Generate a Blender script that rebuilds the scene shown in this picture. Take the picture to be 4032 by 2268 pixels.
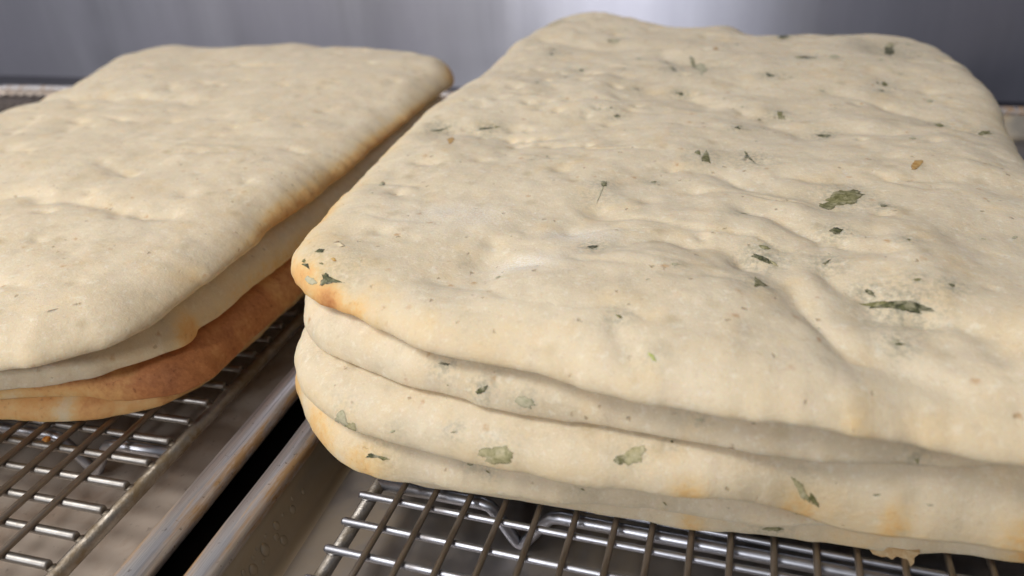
import bpy, bmesh, math, random
import numpy as np
from mathutils import Vector, Matrix
from mathutils.bvhtree import BVHTree

for o in list(bpy.data.objects):
    bpy.data.objects.remove(o)

# ---------------------------------------------------------------- units
U = 0.0127            # one wire spacing of the cooling racks (half an inch)
ZR = 1.97             # rack plane above the bench, in wire spacings
def P(x, y, z):       # (wire spacings, z measured from the rack plane) -> metres
    return (x * U, y * U, (z + ZR) * U)

scene = bpy.context.scene
col = scene.collection

# ---------------------------------------------------------------- camera
cam_data = bpy.data.cameras.new('camera')
cam = bpy.data.objects.new('camera', cam_data)
col.objects.link(cam)
scene.camera = cam
pitch, roll, yaw = math.radians(28.925), math.radians(-3.31), math.radians(18.53)
M = (Matrix.Rotation(yaw, 4, 'Z') @ Matrix.Rotation(math.radians(90) - pitch, 4, 'X')
     @ Matrix.Rotation(roll, 4, 'Z'))
cam.matrix_world = Matrix.Translation(P(9.333, -14.713, 15.19)) @ M
cam_data.sensor_width = 36.0
cam_data.lens = 36.0 * 2960.4 / 4032.0
cam_data.clip_start = 0.01
cam_data.clip_end = 50
cam_data.dof.use_dof = True
cam_data.dof.focus_distance = 0.275
cam_data.dof.aperture_fstop = 8.5

# ---------------------------------------------------------------- world + lamps
w = bpy.data.worlds.new('World')
scene.world = w
w.use_nodes = True
w.node_tree.nodes['Background'].inputs[0].default_value = (0.66, 0.67, 0.74, 1)
w.node_tree.nodes['Background'].inputs[1].default_value = 0.22

def lamp(name, loc, target, size, power, color):
    d = bpy.data.lights.new(name, 'AREA')
    d.shape = 'RECTANGLE'
    d.size, d.size_y = size
    d.energy = power
    d.color = color
    o = bpy.data.objects.new(name, d)
    o.location = loc
    o.rotation_euler = (Vector(target) - Vector(loc)).to_track_quat('-Z', 'Y').to_euler()
    col.objects.link(o)
    return o
lamp('ceiling_lamp', (-2.3, -1.0, 1.75), (-0.1, 0.1, 0), (2.9, 0.8), 25, (1.0, 0.965, 0.92))
lamp('added_key_lamp', (-0.42, -0.42, 0.95), (-0.05, 0.0, 0), (0.42, 0.32), 6.9, (1.0, 0.97, 0.92))  # added unseen key lamp, set close so brightness drops towards the right rear
lamp('ceiling_lamp', (-0.42, -2.3, 1.35), (0, 0.2, 0), (0.24, 0.42), 24, (0.97, 0.98, 1.0))

vs = scene.view_settings
vs.view_transform = 'Standard'
vs.look = 'None'
vs.exposure = 0.0
vs.gamma = 1.0
vs.use_curve_mapping = False
scene.render.engine = 'CYCLES'

# ---------------------------------------------------------------- helpers
def lin(r, g, b):
    f = lambda c: c / 12.92 if c <= 0.04045 else ((c + 0.055) / 1.055) ** 2.4
    return (f(r), f(g), f(b), 1)

def tag(o, label=None, cat=None, group=None, kind=None):
    if label: o['label'] = label
    if cat: o['category'] = cat
    if group: o['group'] = group
    if kind: o['kind'] = kind
    return o

def mesh_obj(name, verts, faces, mat, parent=None, smooth=True):
    me = bpy.data.meshes.new(name)
    me.from_pydata([tuple(v) for v in verts], [], faces)
    me.update()
    if smooth:
        me.polygons.foreach_set('use_smooth', [True] * len(me.polygons))
    if mat: me.materials.append(mat)
    o = bpy.data.objects.new(name, me)
    col.objects.link(o)
    if parent: o.parent = parent
    return o

def link_copy(name, me, parent, loc=(0, 0, 0), rot=(0, 0, 0)):
    o = bpy.data.objects.new(name, me)
    o.location, o.rotation_euler = loc, rot
    col.objects.link(o)
    o.parent = parent
    return o

def empty(name, loc=(0, 0, 0), rz=0.0):
    o = bpy.data.objects.new(name, None)
    o.location = loc
    o.rotation_euler = (0, 0, rz)
    o.empty_display_size = 0.02
    col.objects.link(o)
    return o

class Nodes:
    def __init__(self, name):
        self.m = bpy.data.materials.new(name)
        self.m.use_nodes = True
        self.t = self.m.node_tree
        self.b = self.t.nodes['Principled BSDF']
        self.tc = self.t.nodes.new('ShaderNodeTexCoord')
    def n(self, typ, **kw):
        x = self.t.nodes.new(typ)
        for k, v in kw.items():
            if k.startswith('i_'):
                x.inputs[k[2:].replace('_', ' ')].default_value = v
            else: setattr(x, k, v)
        return x
    def l(self, a, b): self.t.links.new(a, b)
    def mapping(self, scale, loc=(0, 0, 0)):
        mp = self.n('ShaderNodeMapping')
        mp.inputs['Scale'].default_value = scale
        mp.inputs['Location'].default_value = loc
        self.l(self.tc.outputs['Object'], mp.inputs['Vector'])
        return mp.outputs[0]
    def noise(self, vec, scale, detail=4, rough=0.55, dist=0.0):
        x = self.n('ShaderNodeTexNoise')
        x.inputs['Scale'].default_value = scale
        x.inputs['Detail'].default_value = detail
        x.inputs['Roughness'].default_value = rough
        x.inputs['Distortion'].default_value = dist
        self.l(vec, x.inputs['Vector'])
        return x.outputs['Fac']
    def ramp(self, fac, stops, interp='LINEAR'):
        x = self.n('ShaderNodeValToRGB')
        x.color_ramp.interpolation = interp
        e = x.color_ramp.elements
        while len(e) < len(stops): e.new(0.5)
        for q, (p, c) in zip(e, stops):
            q.position = p
            q.color = c if len(c) == 4 else (*c, 1)
        self.l(fac, x.inputs['Fac'])
        return x.outputs['Color']
    def mix(self, fac, a, b, mode='MIX'):
        x = self.n('ShaderNodeMix', data_type='RGBA', blend_type=mode)
        for s, v in ((x.inputs[0], fac), (x.inputs[6], a), (x.inputs[7], b)):
            if hasattr(v, 'links'): self.l(v, s)
            else: s.default_value = v
        return x.outputs[2]
    def math(self, op, a, b=0.0, clamp=False):
        x = self.n('ShaderNodeMath', operation=op, use_clamp=clamp)
        for s, v in ((x.inputs[0], a), (x.inputs[1], b)):
            if hasattr(v, 'links'): self.l(v, s)
            else: s.default_value = v
        return x.outputs[0]
    def bump(self, h, strength, dist, prev=None):
        x = self.n('ShaderNodeBump')
        x.inputs['Strength'].default_value = strength
        x.inputs['Distance'].default_value = dist
        self.l(h, x.inputs['Height'])
        if prev: self.l(prev, x.inputs['Normal'])
        return x.outputs['Normal']
    def set(self, **kw):
        for k, v in kw.items():
            s = self.b.inputs[k.replace('_', ' ')]
            if hasattr(v, 'links'): self.l(v, s)
            else: s.default_value = v
        return self.m

BW = (0, 0, 0, 1), (1, 1, 1, 1)

# ---------------------------------------------------------------- materials
def bread_material(name, cream, cream2, seed):
    N = Nodes(name)
    v = N.mapping((1, 1, 1), (seed, seed * 1.7, 0))
    big = N.noise(v, 45, 3, 0.6)
    mid = N.noise(v, 210, 3, 0.65)
    small = N.noise(v, 560, 2, 0.65)
    fine = N.noise(v, 1500, 2, 0.6)
    base = N.mix(N.ramp(big, [(0.32, BW[0]), (0.68, BW[1])]), cream, cream2)
    def patch(scale, off, lo, hi, amt, colr):
        f = N.noise(N.mapping((1, 1, 1), off), scale, 3, 0.62)
        return N.mix(N.math('MULTIPLY', N.ramp(f, [(lo, BW[0]), (hi, BW[1])]), amt), base, colr)
    base = patch(70, (seed + 3, 2, 1), 0.52, 0.74, 0.40, lin(0.88, 0.76, 0.56))     # light toasting
    base = patch(85, (seed + 9, 5, 2), 0.52, 0.74, 0.32, lin(0.70, 0.655, 0.56))     # grey translucent dough
    base = patch(130, (seed + 6, 1, 8), 0.52, 0.70, 0.25, lin(0.81, 0.735, 0.66))     # pinkish dough
    base = patch(330, (seed + 1, 7, 3), 0.56, 0.70, 0.45, lin(0.93, 0.90, 0.83))     # pale flecks
    base = N.mix(N.math('MULTIPLY', N.ramp(fine, [(0.56, BW[0]), (0.72, BW[1])]), 0.32), base, lin(0.96, 0.93, 0.87))
    base = N.mix(N.math('MULTIPLY', N.ramp(small, [(0.28, BW[1]), (0.42, BW[0])]), 0.22), base, lin(0.70, 0.60, 0.46))
    def specks(scale, off, r0, r1, keep, amt, colr):
        vo = N.n('ShaderNodeTexVoronoi')
        vo.inputs['Scale'].default_value = scale
        wv = N.n('ShaderNodeVectorMath', operation='ADD')
        nz = N.n('ShaderNodeTexNoise'); nz.inputs['Scale'].default_value = 500
        sc = N.n('ShaderNodeVectorMath', operation='SCALE'); sc.inputs['Scale'].default_value = 0.003
        N.l(N.mapping((1, 1, 1), off), nz.inputs['Vector']); N.l(nz.outputs['Color'], sc.inputs[0])
        N.l(N.mapping((1, 1, 1), off), wv.inputs[0]); N.l(sc.outputs[0], wv.inputs[1])
        N.l(wv.outputs[0], vo.inputs['Vector'])
        pk = N.n('ShaderNodeSeparateColor'); N.l(vo.outputs['Color'], pk.inputs[0])
        m = N.math('MULTIPLY', N.ramp(vo.outputs['Distance'], [(r0, BW[1]), (r1, BW[0])]), N.ramp(pk.outputs[0], [(keep, BW[0]), (keep + 0.03, BW[1])]))
        return N.mix(N.math('MULTIPLY', m, amt), base, colr), m
    base, m1 = specks(130, (seed, 3, 0), 0.06, 0.20, 0.80, 0.60, lin(0.72, 0.53, 0.32))   # toasted specks
    base, m2 = specks(240, (seed, 9, 4), 0.08, 0.22, 0.86, 0.55, lin(0.56, 0.46, 0.33))   # pores
    base, m3 = specks(95, (seed + 2, 4, 4), 0.10, 0.34, 0.80, 0.40, lin(0.70, 0.62, 0.47))
    # grey tint of the dough round the leaves
    he = N.n('ShaderNodeAttribute', attribute_name='herb')
    base = N.mix(N.math('MULTIPLY', he.outputs['Fac'], N.ramp(small, [(0.35, BW[0]), (0.65, BW[1])])), base, lin(0.56, 0.55, 0.48))
    # baked colour carried by the loaf
    at = N.n('ShaderNodeAttribute', attribute_name='bake')
    grain = N.math('ADD', N.math('MULTIPLY', N.math('SUBTRACT', mid, 0.5), 0.42), N.math('MULTIPLY', N.math('SUBTRACT', small, 0.5), 0.26))
    bk = N.math('ADD', at.outputs['Fac'], N.math('MULTIPLY', grain, N.math('MINIMUM', N.math('MULTIPLY', at.outputs['Fac'], 2.6), 1.0)), clamp=True)
    crust = N.ramp(bk, [(0.0, lin(0.86, 0.79, 0.65)), (0.25, lin(0.89, 0.76, 0.54)), (0.5, lin(0.87, 0.67, 0.43)),
                        (0.75, lin(0.75, 0.50, 0.31)), (1.0, lin(0.56, 0.34, 0.21))])
    base = N.mix(N.ramp(bk, [(0.02, BW[0]), (0.34, BW[1])]), base, crust)
    dark = N.noise(v, 420, 3, 0.7)
    base = N.mix(N.math('MULTIPLY', N.math('MULTIPLY', N.ramp(dark, [(0.62, BW[0]), (0.70, BW[1])]), bk), 0.45), base, lin(0.34, 0.20, 0.13))
    # flour dust
    fl = N.n('ShaderNodeAttribute', attribute_name='flour')
    base = N.mix(N.math('MULTIPLY', fl.outputs['Fac'], N.ramp(fine, [(0.38, BW[0]), (0.60, BW[1])])), base, lin(0.93, 0.92, 0.90))
    nb = N.bump(mid, 0.22, 0.0012)
    nb = N.bump(small, 0.25, 0.0005, nb)
    nb = N.bump(fine, 0.25, 0.0003, nb)
    nb = N.bump(N.math('SUBTRACT', 1.0, m2), 0.5, 0.0006, nb)
    N.set(Base_Color=base, Roughness=0.66, Normal=nb, Subsurface_Weight=0.35,
          Subsurface_Radius=(1.0, 0.6, 0.32), Subsurface_Scale=0.003, Specular_IOR_Level=0.3)
    return N.m

def leaf_material(name, c1, c2, edge, rough=0.5, through=0.35):
    N = Nodes(name)
    v = N.mapping((1, 1, 1))
    f = N.noise(v, 380, 4, 0.65, 0.8)
    c = N.mix(N.ramp(f, [(0.38, BW[0]), (0.62, BW[1])]), c1, c2)
    at = N.n('ShaderNodeAttribute', attribute_name='rim')
    c = N.mix(N.math('MULTIPLY', at.outputs['Fac'], N.ramp(N.noise(v, 240, 3), [(0.42, BW[0]), (0.6, BW[1])])), c, edge)
    # dough has swallowed the leaf here and there
    c = N.mix(N.math('MULTIPLY', N.ramp(N.noise(v, 300, 4, 0.6), [(0.50, BW[0]), (0.64, BW[1])]), through), c, lin(0.78, 0.74, 0.63))
    # frayed rim: the leaf disappears unevenly into the dough
    fr = N.math('ADD', N.math('MULTIPLY', at.outputs['Fac'], 0.75), N.math('MULTIPLY', N.noise(v, 650, 4, 0.7), 1.0))
    al = N.ramp(fr, [(0.86, BW[1]), (1.06, BW[0])])
    N.set(Base_Color=c, Roughness=rough, Normal=N.bump(N.noise(v, 900, 3), 0.4, 0.0005), Specular_IOR_Level=0.35, Alpha=al)
    return N.m

def metal(name, c1, c2, scale, rough, stain=None, stain_amt=0.5, stain_scale=(60, 60, 60), stain_range=(0.48, 0.66), aniso=0.0, bumpd=0.0, stain_metal=0.25):
    N = Nodes(name)
    v = N.mapping((1, 1, 1))
    f = N.noise(v, scale, 5, 0.6)
    c = N.mix(f, c1, c2)
    ro = N.math('ADD', N.math('MULTIPLY', N.noise(v, scale * 2.3, 4), 0.22), rough - 0.11)
    met = 1.0
    if stain:
        s = N.noise(N.mapping(stain_scale, (3.1, 0.4, 2.2)), 1.0, 6, 0.65, 0.3)
        s = N.math('MULTIPLY', N.ramp(s, [(stain_range[0], BW[0]), (stain_range[1], BW[1])]), stain_amt)
        c = N.mix(s, c, stain)
        ro = N.math('ADD', ro, N.math('MULTIPLY', s, 0.25))
        met = N.math('SUBTRACT', 1.0, N.math('MULTIPLY', s, 1 - stain_metal))
    kw = dict(Base_Color=c, Roughness=ro, Metallic=met)
    if bumpd:
        kw['Normal'] = N.bump(N.noise(v, scale * 4, 3), 0.4, bumpd)
    N.set(**kw)
    return N.m

MAT = {}
MAT['herb'] = bread_material('herb_dough', lin(0.880, 0.822, 0.716), lin(0.848, 0.783, 0.667), 0.0)
MAT['plain'] = bread_material('plain_dough', lin(0.888, 0.826, 0.716), lin(0.855, 0.784, 0.664), 7.3)
MAT['d'] = leaf_material('dark_leaf', lin(0.20, 0.21, 0.13), lin(0.40, 0.40, 0.27), lin(0.18, 0.19, 0.13), 0.5, 0.40)
MAT['o'] = leaf_material('olive_leaf', lin(0.37, 0.36, 0.20), lin(0.56, 0.54, 0.38), lin(0.25, 0.25, 0.13), 0.5, 0.45)
MAT['p'] = leaf_material('pale_leaf', lin(0.66, 0.645, 0.52), lin(0.77, 0.74, 0.63), lin(0.45, 0.45, 0.33), 0.6, 0.7)
MAT['q'] = leaf_material('soft_leaf', lin(0.56, 0.54, 0.38), lin(0.72, 0.68, 0.53), lin(0.33, 0.33, 0.18), 0.55, 0.5)
MAT['g'] = leaf_material('fresh_leaf', lin(0.60, 0.65, 0.28), lin(0.72, 0.74, 0.42), lin(0.5, 0.55, 0.25))
MAT['y'] = leaf_material('toasted_spot', lin(0.66, 0.48, 0.22), lin(0.80, 0.66, 0.42), lin(0.6, 0.42, 0.2), 0.6)
MAT['steel_wire'] = metal('steel_wire', lin(0.76, 0.77, 0.80), lin(0.64, 0.64, 0.67), 120, 0.40, lin(0.46, 0.39, 0.31), 0.4, (60, 60, 60), (0.58, 0.74))
MAT['dull_wire'] = metal('dull_wire', lin(0.64, 0.63, 0.62), lin(0.52, 0.50, 0.48), 140, 0.44, lin(0.46, 0.38, 0.28), 0.55, (70, 70, 70), (0.50, 0.68))
MAT['brown_wire'] = metal('brown_wire', lin(0.66, 0.62, 0.58), lin(0.56, 0.52, 0.48), 160, 0.42, lin(0.44, 0.36, 0.28), 0.75, (200, 30, 200), (0.46, 0.70))
MAT['rod'] = metal('rack_rod', lin(0.66, 0.64, 0.62), lin(0.52, 0.50, 0.48), 300, 0.38, lin(0.36, 0.30, 0.20), 0.75, (110, 60, 110), (0.45, 0.62), bumpd=0.0004)
MAT['rod_left'] = metal('stained_rod', lin(0.62, 0.60, 0.57), lin(0.44, 0.41, 0.38), 300, 0.36, lin(0.40, 0.32, 0.19), 0.85, (110, 70, 110), (0.38, 0.58), bumpd=0.0004)
MAT['pan'] = metal('baked_aluminium', lin(0.74, 0.70, 0.68), lin(0.66, 0.61, 0.58), 40, 0.44, lin(0.79, 0.70, 0.64), 0.85, (16, 16, 16), (0.24, 0.60), bumpd=0.0002, stain_metal=0.15)
MAT['pan_right'] = metal('clean_aluminium', lin(0.70, 0.70, 0.73), lin(0.60, 0.59, 0.60), 40, 0.32, lin(0.60, 0.53, 0.43), 0.75, (14, 10, 14), (0.40, 0.62), bumpd=0.0002, stain_metal=0.3)
def pan_material():
    N = Nodes('worn_aluminium')
    v = N.mapping((1, 1, 1))
    a, b, c_ = N.noise(v, 14, 5, 0.6), N.noise(v, 55, 5, 0.65, 0.4), N.noise(v, 260, 4, 0.6)
    c = N.mix(N.ramp(a, [(0.35, BW[0]), (0.65, BW[1])]), lin(0.87, 0.82, 0.77), lin(0.77, 0.715, 0.665))
    c = N.mix(N.math('MULTIPLY', N.ramp(b, [(0.50, BW[0]), (0.68, BW[1])]), 0.40), c, lin(0.70, 0.58, 0.48))
    c = N.mix(N.math('MULTIPLY', N.ramp(c_, [(0.62, BW[0]), (0.72, BW[1])]), 0.5), c, lin(0.42, 0.34, 0.29))
    scr = N.noise(N.mapping((700, 25, 700), (0, 0, 0)), 1, 3, 0.7)
    c = N.mix(N.math('MULTIPLY', N.ramp(scr, [(0.62, BW[0]), (0.75, BW[1])]), 0.35), c, lin(0.90, 0.86, 0.82))
    N.set(Base_Color=c, Roughness=N.math('ADD', N.math('MULTIPLY', b, 0.25), 0.30), Metallic=0.4, Normal=N.bump(b, 0.15, 0.0006))
    return N.m
MAT['pan'] = pan_material()
MAT['pan_side'] = metal('stained_side', lin(0.82, 0.79, 0.74), lin(0.70, 0.66, 0.59), 35, 0.40, lin(0.70, 0.61, 0.46), 0.6, (40, 12, 40), (0.42, 0.66), bumpd=0.0003, stain_metal=0.1)
def rim_material():
    N = Nodes('rim_aluminium')
    v = N.mapping((1, 1, 1))
    scratch = N.noise(N.mapping((900, 14, 900)), 1, 4, 0.7)
    c = N.mix(N.ramp(scratch, [(0.3, BW[0]), (0.7, BW[1])]), lin(0.94, 0.93, 0.93), lin(0.70, 0.69, 0.70))
    s1 = N.noise(N.mapping((95, 9, 95), (1.3, 0.2, 0.8)), 1, 6, 0.65)
    s2 = N.noise(N.mapping((260, 60, 260)), 1, 4, 0.65)
    st = N.math('MULTIPLY', N.ramp(s1, [(0.48, BW[0]), (0.58, BW[1])]), N.ramp(s2, [(0.30, BW[0]), (0.55, BW[1])]))
    c = N.mix(N.math('MULTIPLY', st, 0.9), c, lin(0.66, 0.50, 0.29))
    spot = N.ramp(N.noise(v, 420, 3, 0.6), [(0.66, BW[0]), (0.72, BW[1])])
    c = N.mix(N.math('MULTIPLY', spot, 0.6), c, lin(0.36, 0.26, 0.16))
    N.set(Base_Color=c, Roughness=N.math('ADD', N.math('MULTIPLY', scratch, 0.2), 0.38), Metallic=N.math('SUBTRACT', 1.0, N.math('MULTIPLY', st, 0.85)),
          Normal=N.bump(scratch, 0.35, 0.0003))
    return N.m
MAT['rim'] = rim_material()
MAT['bench'] = metal('bench_steel', lin(0.30, 0.30, 0.32), lin(0.24, 0.24, 0.26), 30, 0.45)

def wall_material():
    N = Nodes('brushed_steel')
    g = N.noise(N.mapping((0.6, 1, 160)), 6, 4, 0.6)
    blot = N.noise(N.mapping((1, 1, 1)), 7, 5, 0.6)
    painted_reflection = N.noise(N.mapping((14, 1, 1.5), (0.7, 0, 0)), 1, 4, 0.6)  # upright streaks painted into the steel colour as blurred reflections
    c = N.mix(N.ramp(painted_reflection, [(0.35, BW[0]), (0.65, BW[1])]), lin(0.82, 0.825, 0.875), lin(0.72, 0.725, 0.775))
    c = N.mix(N.ramp(blot, [(0.4, BW[0]), (0.7, BW[1])]), c, lin(0.74, 0.74, 0.80))
    ro = N.math('ADD', N.math('MULTIPLY', blot, 0.20), 0.32)
    tg = N.n('ShaderNodeTangent', direction_type='UV_MAP')
    tg.uv_map = 'UVMap'
    N.l(tg.outputs[0], N.b.inputs['Tangent'])
    N.set(Base_Color=c, Metallic=1.0, Roughness=ro, Anisotropic=0.85,
          Normal=N.bump(g, 0.05, 0.0004))
    return N.m
MAT['wall'] = wall_material()

# ---------------------------------------------------------------- noise
_rs = np.random.RandomState(11)
_perm = _rs.rand(256, 256)
def vnoise(x, y, seed=0):
    x = np.asarray(x, float) + seed * 17.31
    y = np.asarray(y, float) + seed * 9.77
    xi, yi = np.floor(x).astype(int), np.floor(y).astype(int)
    fx, fy = x - xi, y - yi
    fx = fx * fx * fx * (fx * (fx * 6 - 15) + 10)
    fy = fy * fy * fy * (fy * (fy * 6 - 15) + 10)
    g = lambda a, b: _perm[a % 256, b % 256]
    return ((g(xi, yi) * (1 - fx) + g(xi + 1, yi) * fx) * (1 - fy)
            + (g(xi, yi + 1) * (1 - fx) + g(xi + 1, yi + 1) * fx) * fy) * 2 - 1

def seg_dist(x, y, pts):
    d = np.full(np.shape(x), 1e9)
    for (ax, ay), (bx, by) in zip(pts[:-1], pts[1:]):
        vx, vy = bx - ax, by - ay
        L = vx * vx + vy * vy + 1e-9
        t = np.clip(((x - ax) * vx + (y - ay) * vy) / L, 0, 1)
        d = np.minimum(d, np.hypot(x - ax - t * vx, y - ay - t * vy))
    return d

# ---------------------------------------------------------------- flatbreads
def catmull(ctrl, per=40):
    c = np.array(ctrl, float)
    n = len(c)
    out = []
    for i in range(n):
        p0, p1, p2, p3 = c[i - 1], c[i], c[(i + 1) % n], c[(i + 2) % n]
        d1, d2, d3 = (max(np.hypot(*(q - p)) ** 0.5, 1e-4) for p, q in ((p0, p1), (p1, p2), (p2, p3)))
        m1 = (p1 - p0) / d1 - (p2 - p0) / (d1 + d2) + (p2 - p1) / d2
        m2 = (p2 - p1) / d2 - (p3 - p1) / (d2 + d3) + (p3 - p2) / d3
        m1, m2 = m1 * d2, m2 * d2
        for t in np.linspace(0, 1, per, endpoint=False):
            out.append((2 * t**3 - 3 * t**2 + 1) * p1 + (t**3 - 2 * t**2 + t) * m1
                       + (-2 * t**3 + 3 * t**2) * p2 + (t**3 - t**2) * m2)
    return np.array(out)

def make_bread(name, ctrl, zbot, ztop, na, nb, mat, full, bake, flour=None, rt=0.9, rb=0.22, lip=0.10, wav=0.07, seed=1):
    """ctrl: outline counter-clockwise starting near the front-left corner; zbot/ztop: height functions."""
    dense = catmull(ctrl)
    lo, hi = dense.min(0), dense.max(0)
    corners = [(lo[0], lo[1]), (hi[0], lo[1]), (hi[0], hi[1]), (lo[0], hi[1])]
    idx = [int(np.argmin(np.hypot(dense[:, 0] - a, dense[:, 1] - b))) for a, b in corners]
    dense = np.roll(dense, -idx[0], axis=0)
    idx = [(i - idx[0]) % len(dense) for i in idx] + [len(dense)]
    loop = np.vstack([dense, dense[:1]])
    ring = []
    for s, cnt in zip(range(4), (na, nb, na, nb)):
        seg = loop[idx[s]:idx[s + 1] + 1]
        L = np.r_[0, np.cumsum(np.hypot(*np.diff(seg, axis=0).T))]
        t = np.linspace(0, L[-1], cnt, endpoint=False)
        ring.append(np.c_[np.interp(t, L, seg[:, 0]), np.interp(t, L, seg[:, 1])])
    ring = np.vstack(ring)
    n = len(ring)
    tg = np.roll(ring, -3, 0) - np.roll(ring, 3, 0)
    tg /= np.hypot(*tg.T)[:, None]
    nrm = np.c_[-tg[:, 1], tg[:, 0]]                  # inward for a counter-clockwise loop
    ring = ring + nrm * (wav * vnoise(ring[:, 0] * 0.8, ring[:, 1] * 0.8, seed) + 0.35 * wav * vnoise(ring[:, 0] * 2.7, ring[:, 1] * 2.7, seed + 4))[:, None]
    verts, dist, faces = [], [], []
    zb0, zt0 = zbot(ring[:, 0], ring[:, 1]), ztop(ring[:, 0], ring[:, 1], 0 * ring[:, 0])
    zm = zb0 + lip * (zt0 - zb0)
    def add_ring(d, top, s):
        q = ring + nrm * d
        if top: z = zm + (ztop(q[:, 0], q[:, 1], d + 0 * zm) - zm) * s
        else: z = zm + (zbot(q[:, 0], q[:, 1]) - zm) * s
        base = len(verts)
        verts.extend(np.c_[q, z]); dist.extend([d if top else -d] * n)
        return base
    def bridge(a, b, flip=False):
        for i in range(n):
            j = (i + 1) % n
            f = (a + i, a + j, b + j, b + i)
            faces.append(f[::-1] if flip else f)
    r0 = add_ring(0, True, 0)
    prev = r0
    K = 12
    for i in range(1, K + 1):
        th = math.pi / 2 * i / K
        cur = add_ring(rt * (1 - math.cos(th)), True, math.sin(th) ** 0.9)
        bridge(prev, cur); prev = cur
    if full:
        inner = np.array(verts[prev:prev + n])[:, :2]
        B, R = inner[:na], inner[na:na + nb]
        T, Lf = inner[na + nb:2 * na + nb], inner[2 * na + nb:]
        B = np.vstack([B, R[:1]]); R = np.vstack([R, T[:1]])
        T = np.vstack([T, Lf[:1]])[::-1]; Lf = np.vstack([Lf, inner[:1]])[::-1]
        u = np.linspace(0, 1, na + 1)[:, None, None]
        v = np.linspace(0, 1, nb + 1)[None, :, None]
        G = ((1 - v) * B[:, None] + v * T[:, None] + (1 - u) * Lf[None] + u * R[None]
             - ((1 - u) * (1 - v) * B[0] + u * (1 - v) * B[-1] + (1 - u) * v * T[0] + u * v * T[-1]))
        gi = np.full((na + 1, nb + 1), -1, int)
        gi[:na, 0] = prev + np.arange(na)
        gi[na, :nb] = prev + na + np.arange(nb)
        gi[na:0:-1, nb] = prev + na + nb + np.arange(na)
        gi[0, nb:0:-1] = prev + 2 * na + nb + np.arange(nb)
        xin, yin = G[1:-1, 1:-1, 0].ravel(), G[1:-1, 1:-1, 1].ravel()
        dd = np.full(len(xin), 1e9)
        step = ring[::4]
        for c0 in range(0, len(xin), 4000):
            s = slice(c0, c0 + 4000)
            dd[s] = np.hypot(xin[s, None] - step[None, :, 0], yin[s, None] - step[None, :, 1]).min(1)
        zi = ztop(xin, yin, dd)
        base = len(verts)
        verts.extend(np.c_[xin, yin, zi]); dist.extend(dd)
        gi[1:-1, 1:-1] = base + np.arange((na - 1) * (nb - 1)).reshape(na - 1, nb - 1)
        for i in range(na):
            for j in range(nb):
                faces.append((gi[i, j], gi[i + 1, j], gi[i + 1, j + 1], gi[i, j + 1]))
    else:
        for d in (1.4, 2.0, 2.8, 3.6):
            cur = add_ring(d * max(rt, 0.8), True, 1)
            bridge(prev, cur); prev = cur
        faces.append(tuple(prev + i for i in range(n)))
    prev = r0
    for i in range(1, 6):
        th = math.pi / 2 * i / 5
        cur = add_ring(rb * (1 - math.cos(th)), False, math.sin(th))
        bridge(prev, cur, True); prev = cur
    cur = add_ring(2.0, False, 1)
    bridge(prev, cur, True)
    faces.append(tuple(cur + i for i in range(n))[::-1])
    V = np.array(verts); D = np.array(dist)
    W = np.c_[V[:, 0] * U, V[:, 1] * U, (V[:, 2] + ZR) * U]
    o = mesh_obj(name, W.tolist(), [tuple(int(q) for q in f) for f in faces], mat)
    a = o.data.attributes.new('bake', 'FLOAT', 'POINT')
    a.data.foreach_set('value', np.clip(bake(V[:, 0], V[:, 1], V[:, 2], np.maximum(D, 0)), 0, 1).astype(np.float32))
    a = o.data.attributes.new('flour', 'FLOAT', 'POINT')
    a.data.foreach_set('value', (np.clip(flour(V[:, 0], V[:, 1]), 0, 1) if flour else np.zeros(len(V))).astype(np.float32))
    return o

G2 = lambda x, y, cx, cy, sx, sy=None: np.exp(-((x - cx) / sx) ** 2 - ((y - cy) / (sy or sx)) ** 2)
sstep = lambda a, b, x: (lambda t: t * t * (3 - 2 * t))(np.clip((x - a) / (b - a), 0, 1))

# interfaces between the loaves (heights above the rack plane)
REST = 0.19
def iface(level, seed, amp=0.10, extra=None):
    def f(x, y):
        z = level + amp * vnoise(x * 0.33, y * 0.33, seed) + 0.03 * vnoise(x * 1.1, y * 1.1, seed + 2)
        return z + (extra(x, y) if extra else 0)
    return f
flat = lambda x, y: REST + 0.03 * (vnoise(x * 0.5, y * 0.5, 3) + 1)
H54 = iface(1.28, 21, 0.09)
H43 = iface(2.60, 22, 0.09, lambda x, y: -0.95 * sstep(9.5, 12.8, x) * sstep(3.5, -0.5, y))
H32 = iface(3.82, 23, 0.08)
H21 = iface(5.02, 24, 0.08, lambda x, y: -0.45 * sstep(10.5, 15.0, x) * sstep(3.5, -0.5, y))
under = lambda f: (lambda x, y, d: f(x, y) + 0.015 - 0.30 * np.exp(-(d / 1.1) ** 2))

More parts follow.
